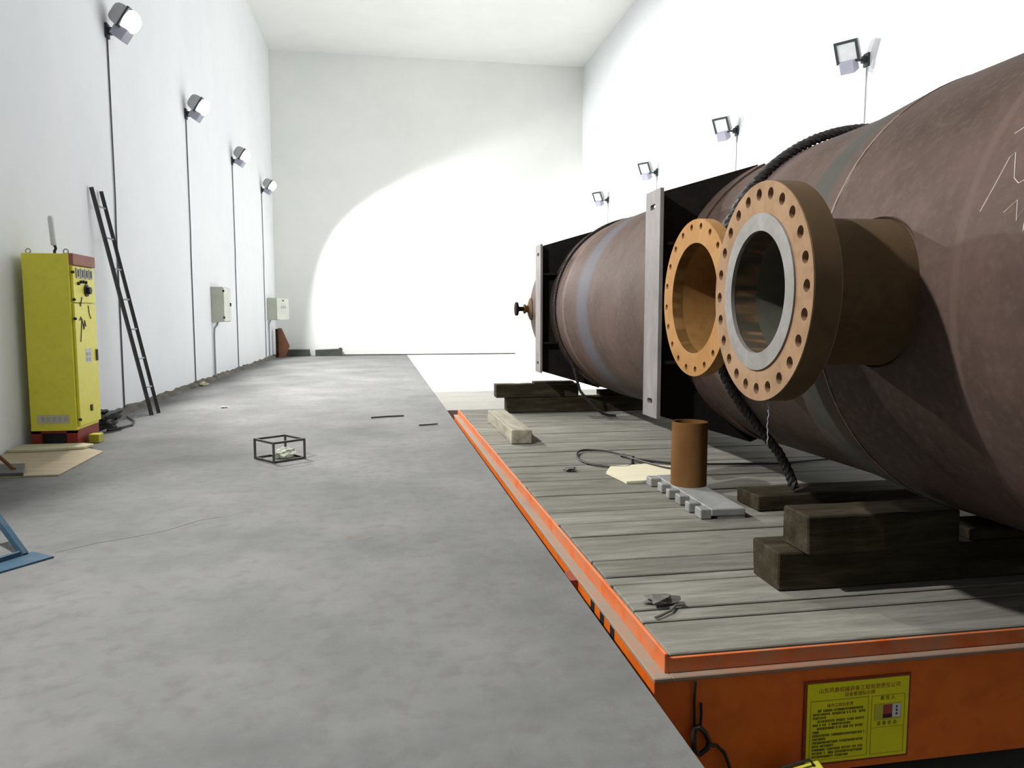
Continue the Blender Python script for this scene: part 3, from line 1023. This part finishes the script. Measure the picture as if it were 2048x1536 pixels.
# ------------------------------------------------------------------ wall boxes
b1 = thing('junction_box', 'pale grey electrical box on the left wall between two cables', 'electrical box', (XL, 18.6, 1.31))
obj('box_body', MB().box(XL + .004, -3.74, 18.24, 19.05, 1.31, 2.12), M['pale_steel'], b1, bevel=.008)
d = obj('door', MB().box(-3.74, -3.715, 18.26, 19.03, 1.33, 2.10), M['panel_door'], b1, bevel=.004)
obj('latch', MB().box(-3.715, -3.69, 18.90, 18.95, 1.68, 1.76), M['black'], d)
obj('hinge', MB().box(-3.75, -3.705, 18.245, 18.275, 2.0, 2.05), M['black'], d)
obj('hinge', MB().box(-3.75, -3.705, 18.245, 18.275, 1.39, 1.44), M['black'], d)
obj('conduit', MB().tube([(-3.88, 18.32, 1.32), (-3.90, 18.30, 1.24), (-3.95, 18.27, 1.17), (-3.96, 18.26, 1.0), (-3.96, 18.26, .07)], .022, 8), M['cable_light'], b1, smooth=True)
b2 = thing('junction_box', 'pale electrical box with its door ajar near the far left corner', 'electrical box', (XL, 26.8, 1.31))
obj('box_body', MB().box(XL + .004, -3.70, 26.4, 27.25, 1.31, 2.06), M['pale_steel'], b2, bevel=.008)
m = Matrix.Translation((-3.695, 26.4, 0)) @ Matrix.Rotation(math.radians(-19), 4, 'Z')
d = obj('door', MB().box(0, .025, 0, .86, 1.33, 2.05, m), M['panel_door'], b2)
obj('latch', MB().box(.025, .045, .40, .46, 1.95, 2.0, m), M['black'], d)
mb = MB()
for u in (.30, .42, .54):
    mb.box(.025, .027, u, u + .08, 1.70, 1.80, m)
obj('faded_mark', mb, M['lamp_box'], d)
obj('conduit', MB().tube([(-3.90, 26.46, 1.32), (-3.96, 26.44, 1.2), (-3.96, 26.44, .07)], .022, 8), M['cable_light'], b2, smooth=True)

# corner board and blocks by the back wall
poly = [(-3.88, .02), (-3.57, .06), (-3.42, .42), (-3.70, 1.03), (-3.88, 1.02)]
mm = Matrix(((1, 0, 0, 0), (0, -.0, -1, 27.42), (0, 1, 0, 0), (0, 0, 0, 1)))
cbd = thing('leaning_board', 'red brown slanted board propped in the far left corner', 'board', (-3.7, 27.3, 0))
obj('face_board', MB().prism([(-3.80, .0), (-3.57, .0), (-3.42, .40), (-3.68, 1.02), (-3.80, 1.03)], 0, .04, mm), M['brick_board'], cbd)
obj('side_batten', MB().box(-3.88, -3.80, 27.30, 27.46, 0, 1.0), M['timber'], cbd)
one('concrete_block', MB().box(-3.62, -2.82, 27.95, 28.3, 0, .24), M['block'], 'dark low block against the back wall next to the leaning board', 'block', (-3.2, 28.1, 0), False, 'dark blocks by the back wall', bevel=.015)
blk = MB().prism([(-2.6, 0), (-1.66, 0), (-1.66, .27), (-1.74, .30), (-1.80, .25), (-2.6, .22)], 0, .34, Matrix(((1, 0, 0, 0), (0, 0, -1, 28.3), (0, 1, 0, 0), (0, 0, 0, 1))))
one('concrete_block', blk, M['block'], 'dark ragged topped block against the back wall, right of its twin', 'block', (-2.1, 28.1, 0), False, 'dark blocks by the back wall')

# ------------------------------------------------------------------ yellow control cabinet
X0, X1, Y0, Y1 = -3.90, -3.40, 8.95, 9.60
cab = thing('control_cabinet', 'tall yellow control cabinet on a red base by the left wall', 'cabinet', ((X0 + X1) / 2, (Y0 + Y1) / 2, 0))
body = obj('cabinet_body', MB().box(X0, X1 - .03, Y0, Y1, .18, 2.13), M['yellow'], cab, bevel=.006)
du = obj('upper_door', MB().box(X1 - .028, X1, Y0 + .03, Y1 - .01, 1.60, 2.0), M['yellow'], cab, bevel=.004)
dl = obj('lower_door', MB().box(X1 - .028, X1, Y0 + .03, Y1 - .01, .22, 1.59), M['yellow'], cab, bevel=.004)
obj('top_cap', MB().box(X1 - .10, X1 + .012, Y0 + .02, Y1, 2.01, 2.135), M['red_cap'], cab, bevel=.006)
for yy in (9.10, 9.22, 9.34, 9.46):
    g = obj('meter', MB().box(X1, X1 + .012, yy - .045, yy + .045, 1.87, 1.98), M['meter'], du)
    obj('meter_window', MB().box(X1 + .012, X1 + .014, yy - .022, yy + .022, 1.885, 1.965), M['black'], du)
for yy, zz in ((9.10, 1.81), (9.17, 1.83), (9.24, 1.835), (9.31, 1.83)):
    obj('indicator_lamp', MB().lathe([(.018, 0), (.018, .02), (.0001, .028)], 10, frame_z((X1, yy, zz), (1, 0, 0))), M['black'], du)
kn = obj('rotary_switch', MB().lathe([(.07, 0), (.07, .012), (.045, .014), (.04, .05), (.0001, .052)], 20, frame_z((X1, 9.33, 1.74), (1, 0, 0))), M['black'], du, smooth=True)
for zz in (1.93, 1.63, 1.42, .30):
    obj('hinge', MB().lathe([(.016, 0), (.016, .02), (.0001, .022)], 10, frame_z((X1 - .002, Y0 + .018, zz), (1, -.8, 0))), M['black'], cab)
# scrawl: dark script strokes on the doors
mb = MB()
for path in (((9.12, 1.60), (9.14, 1.56), (9.17, 1.63), (9.19, 1.66)), ):
    mb.tube([(X1 + .001, a, b_) for a, b_ in path], .008, 4)
obj('scrawl', mb, M['cable'], du)
mb = MB()
for path in (((9.10, 1.16), (9.13, 1.30), (9.16, 1.42), (9.18, 1.36), (9.20, 1.30), (9.23, 1.40), (9.26, 1.33)), ((9.36, 1.57), (9.38, 1.47), (9.42, 1.42)), ((9.10, 1.40), (9.13, 1.44), (9.16, 1.38))):
    mb.tube([(X1 + .001, a, b_) for a, b_ in path], .008, 4)
obj('scrawl', mb, M['cable'], dl)
st = obj('paper_sticker', MB().box(X1, X1 + .002, 9.22, 9.40, .92, 1.08), M['card'], dl)
for yy in (9.26, 9.33):
    for zz in (.955, 1.015):
        obj('sticker_mark', MB().box(X1 + .002, X1 + .003, yy - .022, yy + .022, zz - .02, zz + .02), M['lamp_box'], dl)
obj('door_handle', MB().box(X1, X1 + .02, 9.52, 9.545, .93, 1.06), M['cable'], dl)
obj('lock', MB().box(X1, X1 + .012, 9.28, 9.33, .36, .43), M['black'], dl)
pt = obj('name_plate', MB().box(X0 + .07, X1 - .10, Y0 - .003, Y0, .26, .36), M['foam'], cab)
mb = MB()
for k in range(5):
    u = X0 + .11 + k * .058
    mb.box(u, u + .036, Y0 - .004, Y0 - .003, .285, .335)
obj('plate_mark', mb, M['meter'], cab)
obj('base_frame', MB().box(X0, X0 + .10, Y0 + .01, Y1 - .01, 0, .18).box(X1 - .14, X1 - .03, Y0 + .01, Y1 - .01, 0, .18).box(X0, X1 - .03, Y0 + .01, Y0 + .03, .15, .18), M['red_base'], cab)
obj('base_recess', MB().box(X0 + .10, X1 - .14, Y0 + .06, Y1 - .03, .02, .18), M['black'], cab)
for xx in (X0 + .05, X1 - .07):
    obj('lifting_eye', MB().tube([(xx + .025 * math.cos(a * PI / 6), Y0 + .06, 2.155 + .025 * math.sin(a * PI / 6)) for a in range(12)], .007, 6, True), M['lamp_body'], cab)
at_ = thing('whip_antenna', 'white stick antenna on black bent mount above the yellow cabinet', 'antenna', (-3.70, 9.30, 2.131))
obj('mount', MB().tube([(-3.70, 9.30, 2.131), (-3.70, 9.30, 2.18), (-3.685, 9.30, 2.21), (-3.70, 9.30, 2.26)], .016, 8), M['black'], at_)
obj('radome', MB().lathe([(.018, 0), (.03, .01), (.03, .30), (.02, .33), (.0001, .335)], 12, Matrix.Translation((-3.703, 9.30, 2.24)) @ Matrix.Rotation(math.radians(-4), 4, 'Y')), M['white_plastic'], at_, smooth=True)
one('yellow_block', MB().box(-3.395, -3.28, 9.16, 9.30, 0, .10), M['yellow_dull'], 'small bright yellow block at the foot of the cabinet', 'block', (-3.33, 9.23, 0), bevel=.006)
# bundle of black cables by the cabinet
cbun = thing('cable_bundle', 'messy black cable bundle on the floor behind the yellow cabinet', 'cables', (-3.62, 10.2, 0))
rq = random.Random(12)
for k in range(5):
    pts = []
    ph0 = rq.random() * 6
    for i in range(26):
        a = 2 * PI * i / 26 + ph0
        pts.append((-3.60 + (.13 + .03 * rq.random()) * math.cos(a) + .02 * k - .03, 10.18 + (.22 + .05 * rq.random()) * math.sin(a), .03 + .045 * k + .02 * rq.random() + .025 * math.sin(a * 2 + ph0)))
    obj('coil', MB().tube(pts, .034, 6, True), M['black_bag'], cbun, smooth=True)
obj('tail', MB().tube([(-3.5, 10.05, .02), (-3.4, 10.25, .02), (-3.35, 10.5, .02), (-3.45, 10.9, .02), (-3.7, 11.4, .02)], .014, 6), M['black_bag'], cbun, smooth=True)

# sheets at the cabinet's foot
one('plywood_sheet', MB().prism([(-3.97, 7.27), (-2.97, 7.30), (-3.01, 8.50), (-3.30, 8.80), (-3.97, 8.90)], 0, .014), M['cardboard'], 'large tan plywood sheet on the floor before the cabinet', 'wood sheet', (-3.5, 8.0, 0))
one('foam_board', MB().prism([(-3.97, 8.56), (-3.66, 8.56), (-3.26, 8.66), (-3.22, 8.84), (-3.35, 8.92), (-3.97, 8.92)], .014, .045), M['foam'], 'pale cream foam board lying on the plywood sheet', 'board', (-3.6, 8.75, .014), bevel=.006)
gp = thing('rod_on_plate', 'rusty slanting rod fixed to a dull grey plate at the left edge', 'stand', (-3.5, 7.5, .014))
obj('plate', MB().prism([(-3.78, 7.29), (-3.26, 7.29), (-3.45, 7.76), (-3.80, 7.76)], .014, .045), M['grey_plate'], gp, bevel=.004)
obj('rod', MB().tube([(-3.40, 7.44, .045), (-3.72, 7.62, .26), (-3.88, 7.70, .36)], .016, 8), M['rust_rod'], gp)

# blue trestle foot at the left edge
tr = thing('blue_trestle', 'blue steel trestle whose foot shows at the left edge', 'trestle', (-2.4, 4.4, 0))
a = Vector((-.584, -.812, 0))
b_ = Vector((-.812, .584, 0))
tip = Vector((-2.0, 4.79, 0))
foot = [tip, tip + a * .95, tip + a * .95 + b_ * .20, tip + b_ * .20]
obj('foot_plate', MB().prism([(p.x, p.y) for p in foot], 0, .012), M['blue_steel'], tr, bevel=.002)
f0 = tip + a * .06 + b_ * .19
f1 = tip + a * .88 + b_ * .10
tp = tip + a * .47 + b_ * .42 + Vector((0, 0, .75))
obj('leg', MB().bar(f0 + Vector((0, 0, .01)), f0 + b_ * .36 + a * .06 + Vector((0, 0, .40)), .035, .035), M['blue_steel'], tr)
obj('leg', MB().bar(f1 + Vector((0, 0, .01)), f1 + b_ * .44 + a * -.06 + Vector((0, 0, .40)), .035, .035), M['blue_steel'], tr)
obj('top_bar', MB().bar(f0 + b_ * .36 + a * .03 + Vector((0, 0, .41)), f1 + b_ * .44 + a * -.03 + Vector((0, 0, .41)), .04, .04), M['blue_steel'], tr)
obj('brace', MB().bar(f0 + a * .03 + Vector((0, 0, .025)), f1 - a * .03 + Vector((0, 0, .025)), .03, .03), M['blue_steel'], tr)

# ------------------------------------------------------------------ ladder against the left wall
ld = thing('ladder', 'narrow dark steel ladder leaning on the left white wall', 'ladder', (-3.44, 11.8, 0))
nb, nt_ = Vector((-3.44, 11.65, 0)), Vector((-3.96, 11.22, 3.20))
off_b, off_t = Vector((.03, .24, 0)), Vector((0, .36, 0.0))
obj('rail', MB().bar(nb, nt_, .04, .045), M['ladder'], ld)
obj('rail', MB().bar(nb + off_b, nt_ + off_t, .04, .045), M['ladder'], ld)
for k in range(7):
    t = .128 + .133 * k
    obj('rung', MB().tube([nb.lerp(nt_, t), (nb + off_b).lerp(nt_ + off_t, t)], .012, 8), M['cable_light'], ld)

# ------------------------------------------------------------------ bar frame on the floor with a plastic bag in it
B0 = Vector((-1.127, 7.59, 0))
u = Vector((-.612, .79, 0)) * .37
v = Vector((.79, .612, 0)) * .345
fr = thing('bar_frame', 'open box frame of dark welded bars standing on the floor', 'frame', tuple(B0 + (u + v) / 2))
cs = [B0, B0 + u, B0 + u + v, B0 + v]
hgt = .20
for i in range(4):
    p, q = cs[i], cs[(i + 1) % 4]
    for zz in (.011, hgt):
        obj('bar', MB().bar(p + Vector((0, 0, zz)), q + Vector((0, 0, zz)), .02, .02), M['steel_dark'], fr)
    obj('upright', MB().bar(p + Vector((0, 0, 0)), p + Vector((0, 0, hgt + .01)), .022, .022), M['steel_dark'], fr)
cc = B0 + u * .48 + v * .62
lump('plastic_bag', (cc.x, cc.y, 0.0), .085, (1.25, 1.0, .62), 21, M['bag'], 'crumpled cloudy plastic bag lying inside the bar frame', 'plastic bag', False, .28, 3)

# ------------------------------------------------------------------ small litter on the floor
one('thin_rod', MB().tube([(-.25, 10.75, .012), (-.02, 10.83, .014), (.21, 10.89, .012)], .011, 6), M['steel_dark'], 'longer thin dark rod on the concrete floor', 'rod', (0, 10.82, 0))
one('thin_rod', MB().tube([(.39, 9.90, .012), (.52, 9.93, .012), (.64, 9.955, .016)], .010, 6), M['steel_dark'], 'shorter thin dark rod on the concrete near the cart', 'rod', (.52, 9.93, 0))
lump('paper_scrap', (-2.57, 12.37, 0), .04, (1.2, 1, .4), 31, M['white_paint'], 'tiny white paper scrap on the floor by the ladder', 'paper', False)
lump('rubble_lump', (-3.80, 16.4, 0), .07, (1.2, 1.4, .6), 33, M['foam'], 'pale lump of rubble by the wall curb near the second cable', 'rubble', False)

for o in bpy.data.objects:
    if '_o' in o:
        del o['_o']
